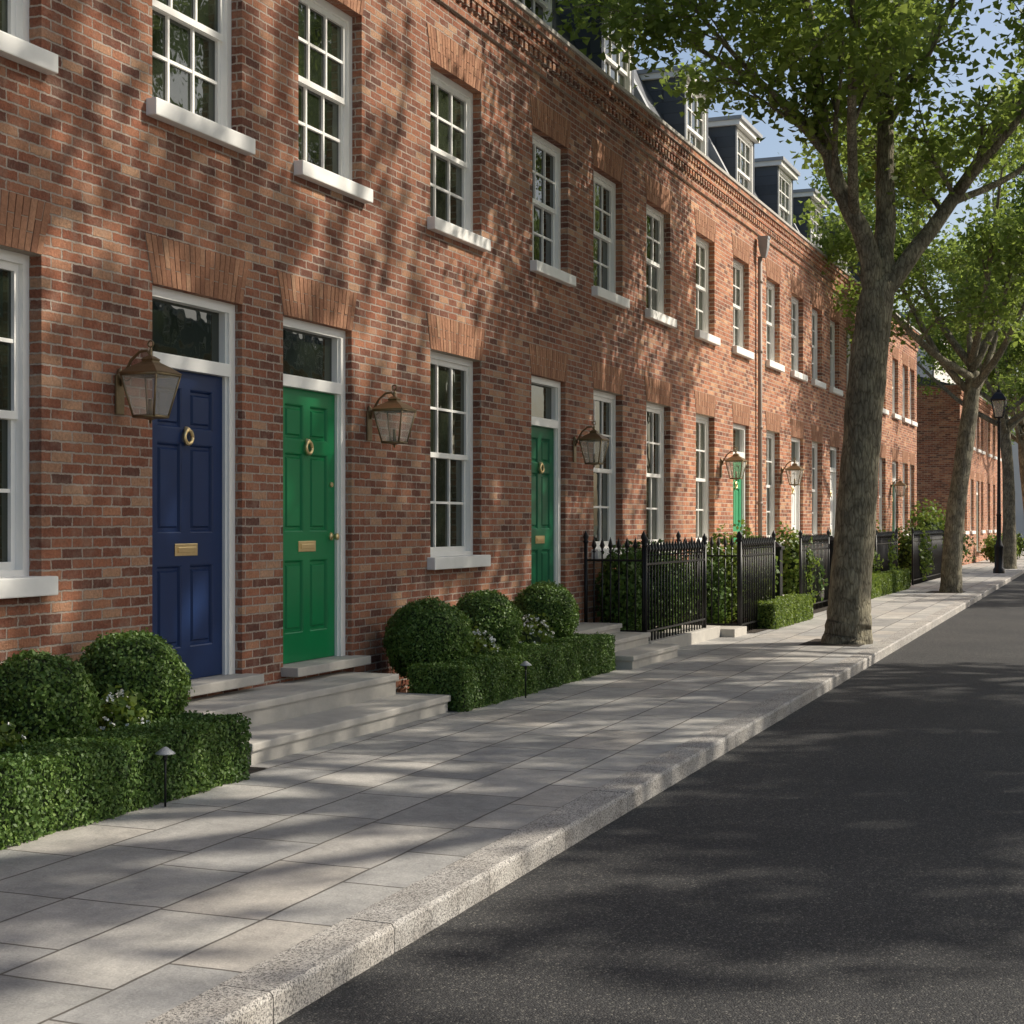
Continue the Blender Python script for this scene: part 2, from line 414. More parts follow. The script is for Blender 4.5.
ob('opposite_pavement',mb.mesh('opposite_pavement',[M['pave']]),kind='structure')
def kerbmesh(xa,xb,outer,width,sgn):
    mb=MB(); x=xa
    while x<xb:
        L=random.uniform(.82,1.02); x2=x+L-.006
        dz=random.uniform(-.001,.0012)
        yo0,yo1=outer(x),outer(x2)
        prof=[(-.002,-.14),(-.002,-.014+dz),(.003,-.005+dz),(.011,.003+dz),(width-.010,.005+dz),(width-.004,-.004+dz),(width-.004,-.14)]
        vs=[(x,yo0+sgn*a,z) for a,z in prof]+[(x2,yo1+sgn*a,z) for a,z in prof]
        n=len(prof); fs=[(i,i+n,i+1+n,i+1) if sgn>0 else (i,i+1,i+1+n,i+n) for i in range(n-1)]
        fs+=[tuple(range(n)),tuple(reversed(range(n,2*n)))]
        mb.add(vs,fs); x+=L
    return mb
mb=kerbmesh(-30,110,ky,KW,1)
ob('kerb',mb.mesh('kerb',[M['granite']]),kind='structure')
mb=kerbmesh(-30,70,oy,KW,-1)
ob('opposite_kerb',mb.mesh('opposite_kerb',[M['granite']]),kind='structure')

# ------------------------------------------------------------ houses
mcache={}
def window_meshes(w,h,cols=3,rows=2):
    k=('w',round(w,3),round(h,3),cols,rows)
    if k in mcache: return mcache[k]
    fr=MB(); f=.055; s=.038; gb=.011
    fr.box(0,f,.085,.20,0,h); fr.box(w-f,w,.085,.20,0,h)
    fr.box(f,w-f,.085,.20,h-f,h); fr.box(f,w-f,.085,.20,0,f*.8)
    mid=h*.5
    for (z0,z1,y0) in ((mid-.02,h-f,.112),(f*.8,mid+.022,.135)):
        xa,xb=f,w-f; y1=y0+.022+.015
        fr.box(xa,xa+s,y0,y1,z0,z1); fr.box(xb-s,xb,y0,y1,z0,z1)
        zt=.045
        fr.box(xa+s,xb-s,y0,y1,z1-zt,z1); fr.box(xa+s,xb-s,y0,y1,z0,z0+zt)
        W=xb-xa-2*s; H=z1-z0-2*zt
        for i in range(1,cols):
            cx=xa+s+W*i/cols; fr.box(cx-gb,cx+gb,y0+.004,y1-.006,z0+zt,z1-zt)
        for i in range(1,rows):
            cz=z0+zt+H*i/rows
            for j in range(cols):
                a=xa+s+W*j/cols+(gb if j else 0); b=xa+s+W*(j+1)/cols-(gb if j<cols-1 else 0)
                fr.box(a,b,y0+.006,y1-.006,cz-gb,cz+gb)
    gl=MB()
    gl.quad((f,.135,mid),(w-f,.135,mid),(w-f,.135,h-f),(f,.135,h-f))
    gl.quad((f,.158,f*.8),(w-f,.158,f*.8),(w-f,.158,mid),(f,.158,mid))
    si=MB(); si.box(-.065,w+.055,-.075,.086,-.10,.008,ch=.008)
    r=(fr.mesh('window_frame',[M['white']]),gl.mesh('window_pane',[M['glass']]),si.mesh('window_sill',[M['sill']]))
    mcache[k]=r; return r
def add_window(p,x,z,w,h,sill=True,cols=3):
    fm,gm,sm=window_meshes(w,h,cols)
    o=ob('window',fm,p,(x,0,z)); ob('window_pane',gm,o)
    if sill: ob('sill',sm,o)
def door_meshes(w,h,col):
    k=('d',round(w,3),round(h,3),col)
    if k in mcache: return mcache[k]
    j=.075; lt=2.03
    fr=MB()
    fr.box(0,j,.055,.18,0,h); fr.box(w-j,w,.055,.18,0,h)
    fr.box(j,w-j,.055,.18,h-.065,h); fr.box(j,w-j,.045,.18,lt,lt+.085)
    fr.box(w-j-.02,w-j,.075,.16,0,lt); fr.box(j,j+.02,.075,.16,lt+.085,h-.065); fr.box(w-j-.02,w-j,.075,.16,lt+.085,h-.065)
    gl=MB(); gl.quad((j,.125,lt+.08),(w-j,.125,lt+.08),(w-j,.125,h-.06),(j,.125,h-.06))
    lf=MB(); x0,x1=j+.003,w-j-.022; W=x1-x0; yb,yf=.122,.098
    lf.box(x0,x1,yb,.155,.006,lt-.003)
    st=.115; mc=(x0+x1)/2
    lf.box(x0,x0+st,yf,yb,.006,lt-.003); lf.box(x1-st,x1,yf,yb,.006,lt-.003); 
    rails=[(.006,.22),(.76,.97),(1.555,1.65),(lt-.115,lt-.003)]
    for a,b in rails: lf.box(x0+st,x1-st,yf,yb,a,b)
    for (a,b) in ((.22,.76),(.97,1.555),(1.65,lt-.115)):
        lf.box(mc-.05,mc+.05,yf,yb,a,b)
        for (xa,xb) in ((x0+st,mc-.05),(mc+.05,x1-st)):
            g1=.018; g2=.045
            def ring(d,y): return [(xa+d,y,a+d),(xb-d,y,a+d),(xb-d,y,b-d),(xa+d,y,b-d)]
            R=[ring(0,yf+.001),ring(g1*.4,yf+.004),ring(g1,yb-.004),ring(g2*.75,yb-.004),ring(g2,yf+.006)]
            vs=[v for r in R for v in r]; fs=[]
            for q in range(len(R)-1):
                for e in range(4): fs.append((q*4+e,q*4+(e+1)%4,(q+1)*4+(e+1)%4,(q+1)*4+e))
            q=(len(R)-1)*4; fs.append((q,q+1,q+2,q+3)); lf.add(vs,fs)
    kn=MB()
    kn.tube([(mc,yf,1.645),(mc,yf-.006,1.645),(mc,yf-.022,1.645),(mc,yf-.034,1.645)],[.024,.022,.018,.008],12)
    kn.torus((mc,yf-.022,1.598),.044,.0135,'y',22,8)
    kn.tube([(mc,yf,1.556),(mc,yf-.016,1.556)],.013,10)
    lb=MB(); lb.box(mc-.13,mc+.13,yf-.007,yf,.82,.90,ch=.003); lb.box(mc-.10,mc+.10,yf-.013,yf-.007,.842,.878,ch=.003)
    hd=MB(); xk=x1-.06
    hd.tube([(xk,yf,.93),(xk,yf-.01,.93),(xk,yf-.012,.93),(xk,yf-.035,.93),(xk,yf-.045,.93),(xk,yf-.06,.93),(xk,yf-.068,.93)],[.03,.03,.012,.011,.026,.027,.012],12)
    lk=MB(); lk.tube([(xk,yf,1.33),(xk,yf-.014,1.33)],[.022,.018],12)
    th=MB(); th.box(-.03,w+.06,-.14,.20,-.065,.002,ch=.008)
    r=(fr.mesh('door_frame',[M['white']]),gl.mesh('transom_glass',[M['glass']]),lf.mesh('door_leaf',[M[col]]),kn.mesh('door_knocker',[M['brass']]),
       lb.mesh('letterbox',[M['brass']]),hd.mesh('door_handle',[M['brass']]),th.mesh('threshold',[M['stone']]),lk.mesh('door_lock',[M['brass']]))
    mcache[k]=r; return r
def add_door(p,x,z,w,h,col,lab=None):
    r=door_meshes(w,h,col)
    f=ob('door_frame',r[0],p,(x,0,z)); ob('transom_window',r[1],f)
    d=ob('door',r[2],p,(x,0,z),label=lab); ob('knocker',r[3],d); ob('letterbox',r[4],d)
    if col=='green': ob('handle',r[5],d); ob('lock',r[7],d)
    ob('threshold',r[6],p,(x,0,z))
def arch_mesh(w):
    k=('a',round(w,3))
    if k in mcache: return mcache[k]
    mb=MB(); H=.30; e=.085; z0=.0
    mb.quad((0,-.002,z0),(w,-.002,z0),(w+e,-.002,z0+H),(-e,-.002,z0+H),1)
    n=int(w/.052); R=random.Random(3)
    for i in range(n):
        split=.11 if i%2 else .19
        for (a,b) in ((0,split-.004),(split+.004,H)):
            def X(t,z): return -e*z/H + (w+2*e*z/H)*t
            g0=.0035/w
            t0,t1=i/n+g0,(i+1)/n-g0; y=-.005-R.uniform(0,.004)
            A=[(X(t0,a),y,a),(X(t1,a),y,a),(X(t1,b),y,b),(X(t0,b),y,b)]
            B=[(p[0],0.0,p[2]) for p in A]
            mb.add(A+B,[(0,1,2,3),(0,4,5,1),(1,5,6,2),(2,6,7,3),(3,7,4,0)],0)
    r=mb.mesh('brick_arch',[M['arch'],M['mortar']]); mcache[k]=r; return r
DW=1.3
def dormer_meshes(w=DW):
    if 'dm' in mcache: return mcache['dm']
    mb=MB(); zb,zt=6.5,7.90
    y0=.42; yb=1.7
    mb.box(0,.10,y0,yb,zb,zt,0); mb.box(w-.10,w,y0,yb,zb,zt,0)
    mb.box(.10,w-.10,y0+.10,yb,zb,zt,0)
    mb.box(-.09,w+.09,y0-.12,yb+.1,zt,zt+.06,1); mb.box(-.06,w+.06,y0-.08,yb,zt-.08,zt,2)
    mb.box(-.02,w+.02,y0-.05,y0+.02,zb-.06,zb,2)
    d=mb.mesh('dormer',[M['slate'],M['lead'],M['white']])
    mcache['dm']=d; return d
def house(x0,x1,ground,first,brick='brick',ztop=6.45,endL=False,endR=False,dormers=(),label='',depth=8,mansard=True):
    e=ob('brick_house',None,loc=(x0,0,0),label=label,category='house',group='terraced brick houses')
    ops=[(a-x0,b-x0,c,d) for (a,b,c,d,*_) in ground+first]
    zc=ztop-.47
    mb=MB(); W=x1-x0
    xs=sorted({0,W,*[o[0] for o in ops],*[o[1] for o in ops]}); zs=sorted({-.13,ztop-.02,*[o[2] for o in ops],*[o[3] for o in ops]})
    for i in range(len(xs)-1):
        for j in range(len(zs)-1):
            cx=(xs[i]+xs[i+1])/2; cz=(zs[j]+zs[j+1])/2
            if any(o[0]<cx<o[1] and o[2]<cz<o[3] for o in ops): continue
            mb.quad((xs[i],0,zs[j]),(xs[i+1],0,zs[j]),(xs[i+1],0,zs[j+1]),(xs[i],0,zs[j+1]))
    D=.24
    for (a,b,c,d) in ops:
        mb.quad((a,0,c),(a,0,d),(a,D,d),(a,D,c)); mb.quad((b,0,d),(b,0,c),(b,D,c),(b,D,d))
        mb.quad((a,0,d),(b,0,d),(b,D,d),(a,D,d)); mb.quad((a,0,c),(a,D,c),(b,D,c),(b,0,c))
        mb.quad((a,D,c),(a,D,d),(b,D,d),(b,D,c))
    zt=ztop-.02
    mb.quad((0,depth,-.13),(0,0,-.13),(0,0,zt),(0,depth,zt))
    mb.quad((W,0,-.13),(W,depth,-.13),(W,depth,zt),(W,0,zt))
    mb.quad((W,depth,-.13),(0,depth,-.13),(0,depth,zt),(W,depth,zt))
    ob('wall',mb.mesh('wall',[M[brick]]),e)
    c=MB(); xa=-.06 if endL else 0; xb=W+.06 if endR else W
    c.box(xa,xb,-.030,.10,zc+.00,zc+.075)
    c.box(xa,xb,-.012,.10,zc+.075,zc+.20)
    n=int((xb-xa)/.13); st=(xb-xa)/n
    for i in range(n):
        c.box(xa+i*st+.03,xa+i*st+.10,-.052,-.012,zc+.115,zc+.20)
    c.box(xa,xb,-.062,.10,zc+.20,zc+.275)
    n=int((xb-xa)/.13); st=(xb-xa)/n
    for i in range(n):
        c.box(xa+i*st+.03,xa+i*st+.10,-.085,-.02,zc+.275,zc+.335)
    c.box(xa,xb,-.075,.10,zc+.335,zc+.36) 
    c.box(xa,xb,-.105,.12,zc+.36,zc+.435)
    c.box(xa,xb,-.125,.30,zc+.435,zc+.475,1)
    ob('cornice',c.mesh('cornice',[M[brick],M['stone']]),e)
    r=MB(); zr=ztop
    if mansard: prof=[(.24,zr-.02),(.34,zr+.05),(1.18,zr+1.62),(1.3,zr+1.66),(depth-1.3,zr+1.66),(depth-.2,zr-.02)]
    else: prof=[(.24,zr-.02),(.3,zr+.02),(depth*.5,zr+.9),(depth*.5+.05,zr+.9),(depth-.3,zr),(depth-.2,zr-.02)]
    n=len(prof)
    vs=[(0.0,y,z) for y,z in prof]+[(W,y,z) for y,z in prof]
    fs=[(i,i+n,i+1+n,i+1) for i in range(n-1)]+[tuple(range(n)),tuple(reversed(range(n,2*n)))]
    r.add(vs,fs)
    ro=ob('roof',r.mesh('roof',[M['slate']]),e)
    if mansard:
        u=MB()
        pr=[(.2,zr),(.30,zr+.22),(1.12,zr+1.80),(1.4,zr+1.86),(2.2,zr+1.86),(2.2,zr)]
        vs=[(W-.17,y,z) for y,z in pr]+[(W-.004,y,z) for y,z in pr]; n=len(pr)
        u.add(vs,[tuple(reversed(range(n))),tuple(range(n,2*n))]+[(i,(i+1)%n,(i+1)%n+n,i+n) for i in range(n)])
        ob('parapet',u.mesh('parapet',[M['lead']]),e)
    for dx in dormers:
        d=ob('dormer',dormer_meshes(),e,(dx-x0-DW/2,0,ztop-6.45))
        wm,gm,_=window_meshes(DW-.2,1.26)
        k='dwin'
        if k not in mcache:
            me=MB()
            for src,mi in ((wm,0),(gm,1)):
                me.add([v.co[:] for v in src.vertices],[list(p.vertices) for p in src.polygons],mi)
            mcache[k]=me.mesh('dormer_window',[M['white'],M['glass']])
        ob('window',mcache[k],d,(.10,.34,6.54))
    for gset in (ground,first):
        for o in gset:
            a,b,c0,d0,t=o[:5]
            if t=='win': add_window(e,a-x0,c0,b-a,d0-c0)
            else: add_door(e,a-x0,c0,b-a,d0-c0,t,o[5] if len(o)>5 else None)
            ob('brick_arch',arch_mesh(b-a),e,(a-x0,0,d0))
    return e
G0,G1=1.12,2.93; F0,F1=4.05,5.42; D0,D1=.39,2.92
def gw(x,w=1.05): return (x,x+w,G0,G1,'win')
def fw(x,w=1.05): return (x,x+w,F0,F1,'win')
def dr(x,c,w=1.05,l=None): return (x,x+w,D0,D1,c,l)
house(-17,-4.655,[gw(-13),gw(-10.6),gw(-8.09),dr(-5.98,'blue',1.05,'navy blue panelled front door')],[fw(-13),fw(-10.6),fw(-8.09),fw(-5.98)],endL=True,
      dormers=(-7.5,),label='red brick terraced house with navy blue front door')
hB=house(-4.655,-.2,[dr(-4.38,'green',1.05,'bright green panelled front door'),gw(-1.88,1.12)],[fw(-4.16,1.0),fw(-1.88,1.12)],dormers=(-1.6,),
      label='red brick terraced house with bright green front door')
hC=house(-.2,6.1,[dr(.52,'dgreen',1.0,'dark green panelled front door'),gw(2.43),gw(4.43)],[fw(.55),fw(2.43),fw(4.43)],dormers=(1.7,4.6),
      label='brick terraced house with dark green door beside railings')
hD=house(6.1,10.42,[gw(6.72,1.0),dr(8.80,'lgreen',1.0)],[fw(6.72,1.0),fw(8.80,1.0)],'brick_sunlit',dormers=(8.3,),
      label='sunlit brick terraced house with pale green door and downpipe')
hE=house(10.42,15.9,[gw(11.0,1.0),dr(12.92,'white',1.0),gw(14.72,.95)],[fw(11.0,1.0),fw(12.92,1.0),fw(14.72,.95)],'brick_sunlit',dormers=(11.3,14.4),
      label='sunlit brick terraced house with slate mansard roof and dormers')
house(15.9,21.6,[dr(16.5,'white',.95),gw(18.3,.95),gw(20.1,.95)],[fw(16.5,.95),fw(18.3,.95),fw(20.1,.95)],'brick_sunlit',dormers=(17.3,20.2),
      label='sunlit brick terraced house with slate mansard roof and dormers')
house(21.6,28.8,[gw(22.5,.95),dr(24.5,'dgreen',.95),gw(26.2,.95),gw(27.5,.85)],[fw(22.5,.95),fw(24.5,.95),fw(26.2,.95),fw(27.5,.85)],'brick_sunlit',endR=True,dormers=(23.2,26.5),
      label='end of terrace brick house with sash windows')
house(39.1,47.5,[gw(40.2),gw(42.4),dr(44.4,'dgreen'),gw(46.0,.95)],[fw(40.2),fw(42.4),fw(44.4),fw(46.0,.95)],'brick_sunlit',ztop=5.95,endL=True,mansard=False,
      label='brick corner house with blank side wall and low roof',depth=7)
house(47.5,58,[gw(48.6),gw(50.8),dr(53,'blue'),gw(55.4)],[fw(48.6),fw(50.8),fw(53),fw(55.4)],'brick_sunlit',ztop=5.95,endR=True,mansard=False,
      label='brick terraced house at the far end of the street',depth=7)
OPP='brick terraced house on the facing side of the street'
for x in (15.2,21.5,27.8,34.1,40.4,46.7): copy_tree(hC,(x,-20.5,0),math.pi,label=OPP)
mb=MB(); xp=10.3-6.1
mb.tube([(xp,-.06,0),(xp,-.06,5.62)],.034,12)
mb.lathe([(.04,0),(.06,.03),(.10,.16),(.11,.28),(.12,.29),(.12,.33),(.08,.33)],(xp,-.12,5.60),4,mi=1,rot=math.pi/4,sm=False)
for z in (.5,1.7,2.9,4.1,5.2): mb.tube([(xp,-.06,z),(xp,-.06,z+.05)],.043,12)
mb.tube([(xp,-.06,.12),(xp,-.09,.05),(xp,-.15,.03)],.036,10)
ob('downpipe',mb.mesh('downpipe',[M['pipe'],M['lead']]),hD)
def block(x0,x1,y0,y1,h,label,mat='render',name='apartment_building'):
    e=ob(name,None,loc=(x0,y0,0),label=label,category='building')
    mb=MB(); W=x1-x0; Dp=y1-y0
    mb.box(0,W,0,Dp,-.13,h)
    ob('wall',mb.mesh('wall',[M[mat]]),e)
    c=MB(); c.box(-.2,W+.2,-.2,Dp+.2,h,h+.3); ob('roof',c.mesh('roof',[M['lead']]),e)
    wm,gm,_=window_meshes(1.2,1.5,2); 
    me=MB()
    for src,mi in ((wm,0),(gm,1)): me.add([(v.co.x,v.co.y-.17,v.co.z) for v in src.vertices],[list(p.vertices) for p in src.polygons],mi)
    mm=me.mesh('block_window',[M['white'],M['glass']])
    nf=int((h-.8)/2.8)
    for f in range(nf):
        for i in range(int(W/2.6)): ob('window',mm,e,(.8+i*2.6,0,1.0+f*2.8))
        for i in range(int(Dp/2.6)):
            ob('window',mm,e,(0,Dp-.8-i*2.6,1.0+f*2.8),rot=-math.pi/2)
block(60,76,3.4,18,10.8,'pale rendered apartment building behind the terrace')
block(96,112,-9,8,9.5,'distant pale building closing the end of the street')

# ------------------------------------------------------------ entrance steps
def steps(levels,label):
    mb=MB()
    for (a,b,yf,zt,zb) in levels:
        mb.box(a,b,yf+.02,-.001,zb,zt-.05)
        mb.box(a-.02,b+.02,yf,-.0015,zt-.05,zt,ch=.010)
    ob('stone_steps',mb.mesh('stone_steps',[M['stone']]),loc=(0,0,0),label=label,category='steps')
steps([(-6.22,-3.42,-.88,.13,-.01),(-6.15,-3.53,-.50,.285,.12)],'pale stone steps shared by the blue and green doors')
steps([(.40,1.98,-1.12,.13,-.01),(.40,1.98,-.80,.25,.1),(.40,1.98,-.48,.34,.2)],'stone steps up to the dark green door')
mb=MB(); mb.box(2.02,4.95,-.80,-.001,-.01,.14,ch=.008); mb.box(4.96,5.6,-.98,-.001,-.01,.10,ch=.006)
ob('stone_plinth',mb.mesh('stone_plinth',[M['stone']]),label='low stone plinth carrying the iron railings',category='plinth')
steps([(8.5,10.2,-.9,.14,-.01),(8.5,10.2,-.5,.3,.1)],'stone steps to the pale green door')
steps([(12.7,14.1,-.9,.14,-.01),(12.7,14.1,-.5,.3,.1)],'stone steps to a white door')

mb=MB()
for (a,b,c,d) in ((-13,-6.30,-1.02,-.001),(-3.38,.38,-.9,-.001),(5.75,8.4,-1.05,-.001),(10.3,12.6,-.9,-.001),(14.2,21,-.9,-.001)):
    mb.quad((a,c,.006),(b,c,.006),(b,d,.006),(a,d,.006))
for (x,y) in ((4.54,-2.42),(19.0,-2.0)):
    mb.quad((x-.5,y-.25,.006),(x+.5,y-.25,.006),(x+.5,y+.45,.006),(x-.5,y+.45,.006))
ob('planting_soil',mb.mesh('planting_soil',[M['soil']]),kind='structure')

# ------------------------------------------------------------ planting
hedge(-11.5,-6.66,-1.10,-.72,.34,'low clipped box hedge along the pavement beside the blue door')
hedge(-3.36,.26,-.97,-.50,.33,'low clipped box hedge in front of topiary balls')
hedge(6.6,9.1,-1.12,-.78,.34,'low clipped hedge by the railings',5000,.03,'shrub')
hedge(15,20.5,-.95,-.55,.4,'low hedge before a sunlit terrace',2500,.045,'shrub')
topiary_ball((-6.80,-.42,.50),.32,1,'clipped box ball beside the blue door')
topiary_ball((-7.66,-.46,.46),.31,2,'clipped box ball below the sash window')
topiary_ball((-8.6,-.46,.46),.31,6,'clipped box ball below the sash window')
topiary_ball((-2.82,-.42,.48),.345,3,'large clipped box ball beside the stone steps')
topiary_ball((-1.57,-.38,.53),.31,4,'clipped box ball below the sash window')
topiary_ball((-.10,-.38,.54),.32,5,'clipped box ball beside the dark green door')
for (x,y,r,h,f) in ((-7.22,-.66,.16,.52,40),(-8.15,-.62,.15,.48,34),(-2.15,-.54,.20,.52,55),(-.85,-.50,.25,.56,70)):
    shrub((x,y,0),r,h,700,.045,'shrub','small white flowering plant between box balls','flowering_plant',f)
shrub((-3.42,-.28,0),.13,.20,500,.035,'shrub','small leafy plant beside the steps','garden_shrub')
shrub((2.45,-.32,.14),.26,1.0,2400,.05,'box','dark evergreen shrub behind iron railings')
shrub((3.05,-.34,.14),.30,1.05,2600,.05,'box','dark evergreen shrub behind iron railings')
shrub((3.7,-.34,.14),.30,.95,2600,.05,'box','dark evergreen shrub behind iron railings')
shrub((4.35,-.34,.14),.28,.9,2200,.05,'box','dark evergreen shrub behind iron railings')
shrub((5.95,-.34,0),.28,1.05,2200,.055,'box','dark evergreen shrub behind iron railings')
shrub((6.75,-.34,0),.30,1.25,2600,.055,'shrub','leafy light green shrub behind the railings')
shrub((7.95,-.42,0),.38,1.3,2800,.06,'shrub','leafy light green shrub by the railings')
shrub((10.9,-.4,0),.38,1.3,2200,.07,'shrub','leafy shrub under a sash window')
shrub((12.0,-.4,0),.34,1.0,1800,.07,'box','leafy shrub under a sash window')
shrub((15.0,-.4,0),.38,1.2,1500,.07,'box','dark shrub by the terrace wall')
shrub((17.2,-.4,0),.38,1.1,1500,.07,'shrub','leafy shrub by the terrace wall')
shrub((19.5,-.4,0),.42,1.3,1500,.07,'shrub','leafy shrub by the terrace wall')
shrub((24.0,-.5,0),.5,1.3,1500,.08,'shrub','leafy shrub by the terrace wall')
shrub((28.5,-.3,0),.7,1.9,2200,.09,'shrub','rounded bright green shrub at the terrace end')
shrub((33.5,.8,0),1.0,1.5,2600,.09,'shrub','bushes in the side garden gap')
shrub((36.5,.3,0),.9,1.3,2200,.09,'box','bushes in the side garden gap')
shrub((44,-.8,0),.6,1.0,1400,.09,'shrub','bushes before the corner house')
shrub((50,-.7,0),.6,1.0,1400,.09,'shrub','bushes before the corner house')

def garden_light(x,y):
    e=ob('garden_light',None,loc=(x,y,0),scale=(.85,.85,.9),label='small conical metal path light beside the hedge',category='garden light',group='path lights')
    a=MB(); a.tube([(0,0,0),(0,0,.285)],.007,8); a.lathe([(.012,.26),(.015,.28),(.010,.30)],n=12)
    ob('post',a.mesh('path_light_post',[M['iron']]),e)
    b=MB(); b.lathe([(.001,.335),(.012,.332),(.058,.300),(.060,.295),(.055,.294),(.012,.312),(.001,.312)],n=20)
    ob('lamp_shade',b.mesh('path_light_shade',[M['lead']]),e)
garden_light(-7.55,-1.17); garden_light(-2.30,-1.05)

# ------------------------------------------------------------ wall lanterns
def lantern_meshes():
    if 'lan' in mcache: return mcache['lan']
    f=MB(); R4=math.pi/4; yc=-.27; q=math.sqrt(2)
    b0,b1,h=.085,.145,.29
    def corner(k,z):
        w=b0+(b1-b0)*z/h; sx,sy=((-1,-1),(1,-1),(1,1),(-1,1))[k]; return Vector((sx*w,yc+sy*w,z))
    for k in range(4):
        f.tube([corner(k,0),corner(k,h)],.008,6); f.tube([corner(k,h),corner((k+1)%4,h)],.010,6); f.tube([corner(k,0),corner((k+1)%4,0)],.011,6)
    f.lathe([(.150*q,h),(.155*q,h+.012),(.10*q,h+.055),(.05*q,h+.085),(.042*q,h+.095),(.048*q,h+.108),(.02*q,h+.13)],(0,yc,0),4,rot=R4,sm=False)
    f.lathe([(.001,h+.19),(.010,h+.175),(.015,h+.16),(.007,h+.145),(.018,h+.13)],(0,yc,0),10)
    f.lathe([(.001,-.05),(.012,-.04),(.008,-.025),(.05,-.012),(.085*q,-.006),(.085*q,.006)],(0,yc,0),4,rot=R4,sm=False)
    f.tube([(0,yc,0),(0,yc,.12)],.016,8)
    f.torus((0,yc,h+.215),.022,.006,'x',14,6)
    br=MB()
    br.box(-.045,.045,-.022,0,.02,.30,ch=.008)
    br.lathe([(.001,.06),(.02,.04),(.03,0),(.02,-.02)],(0,-.012,.29),8)
    br.tube([(0,-.02,.22),(0,-.05,.30),(0,-.11,.40),(0,-.18,.455),(0,-.24,.46),(0,yc,.43)],.011,8)
    br.torus((0,-.075,.29),.032,.006,'x',16,6)
    g_=MB()
    for k in range(4):
        a,b_,c_,d_=corner(k,0.008),corner((k+1)%4,.008),corner((k+1)%4,h-.008),corner(k,h-.008)
        g_.quad(a,b_,c_,d_)
    r=(f.mesh('lantern_frame',[M['bronze']]),br.mesh('lantern_bracket',[M['bronze']]),g_.mesh('lantern_glass',[M['lglass']]))
    mcache['lan']=r; return r
def lantern(x,z,label):
    a,b,c=lantern_meshes()
    e=ob('wall_lantern',None,loc=(x,0,z),scale=.86,label=label,category='lantern',group='bronze wall lanterns')
    ob('frame',a,e); ob('bracket',b,e); ob('glass_pane',c,e)
lantern(-6.33,2.06,'aged bronze wall lantern beside the blue door')
lantern(-3.05,2.06,'aged bronze wall lantern beside the green door')
lantern(1.78,2.06,'aged bronze wall lantern beside the dark green door')
lantern(8.05,2.06,'aged bronze wall lantern on sunlit brickwork')
lantern(12.1,2.06,'aged bronze wall lantern on sunlit brickwork')
lantern(24.2,2.06,'aged bronze wall lantern on sunlit brickwork')

# ------------------------------------------------------------ iron railings
def railing(p0,p1,z0,label,h=1.08,sp=.112):
    p0=Vector((*p0,0)); p1=Vector((*p1,0)); L=(p1-p0).length; ang=math.atan2(p1.y-p0.y,p1.x-p0.x)
    e=ob('iron_railing',None,loc=(p0.x,p0.y,z0),rot=ang,label=label,category='railing',group='black iron railings')
    mb=MB(); n=max(2,int(L/sp)); st=L/n
    for i in range(1,n):
        x=i*st; mb.tube([(x,0,.0),(x,0,h-.12)],.0095,6)
        mb.lathe([(.0095,h-.12),(.022,h-.11),(.0095,h-.095),(.012,h-.08),(.030,h-.045),(.001,h+.05)],(x,0,0),6,sm=False)
    ob('balusters',mb.mesh('railing_bars',[M['iron']]),e)
    r=MB(); r.box(0,L,-.014,.014,h-.215,h-.193); r.box(0,L,-.014,.014,.10,.122)
    ob('rail',r.mesh('railing_rails',[M['iron']]),e)
    p=MB(); p.tube([(0,0,0),(0,0,h-.02)],.022,8)
    p.lathe([(.022,h-.02),(.034,h),(.02,h+.015),(.034,h+.05),(.026,h+.075),(.001,h+.12)],n=10)
    pm=p.mesh('railing_post',[M['iron']])
    ob('post',pm,e); ob('post',pm,e,(L,0,0))
railing((2.06,-.04),(2.06,-.70),.14,'black iron railing running from the wall beside the steps',sp=.085)
railing((2.06,-.72),(4.50,-.72),.14,'black spear topped iron railing on a stone plinth',1.04)
railing((5.65,-.86),(5.65,-.06),.0,'black iron railing return by the planting',1.2,.085)
railing((5.65,-.88),(7.6,-.88),.0,'black spear topped iron railing before shrubs',1.2,.10)
railing((10.3,-.70),(12.6,-.70),.0,'black spear topped iron railing before shrubs',1.2)
railing((14.2,-.70),(16.4,-.70),.0,'black spear topped iron railing along the pavement',1.2)
railing((17.6,-.70),(20.4,-.70),.0,'black spear topped iron railing along the pavement',1.2)
railing((22.5,-.75),(28.6,-.75),.0,'black spear topped iron railing along the pavement',1.2)
def bollard(x,y,h,label):
    mb=MB(); mb.box(-.09,.09,-.09,.09,0,h-.12,ch=.01); mb.box(-.11,.11,-.11,.11,0,.1,ch=.01)
    mb.box(-.115,.115,-.115,.115,h-.12,h-.07,ch=.01); mb.lathe([(.13,h-.07),(.02,h),(.001,h)],n=4,rot=math.pi/4,sm=False)
    ob('gate_post',mb.mesh('gate_post',[M['iron']]),loc=(x,y,0),label=label,category='post')
bollard(8.42,-.72,1.15,'dark square gate post ending the railing')
bollard(12.75,-.72,1.2,'dark square gate post ending the railing')

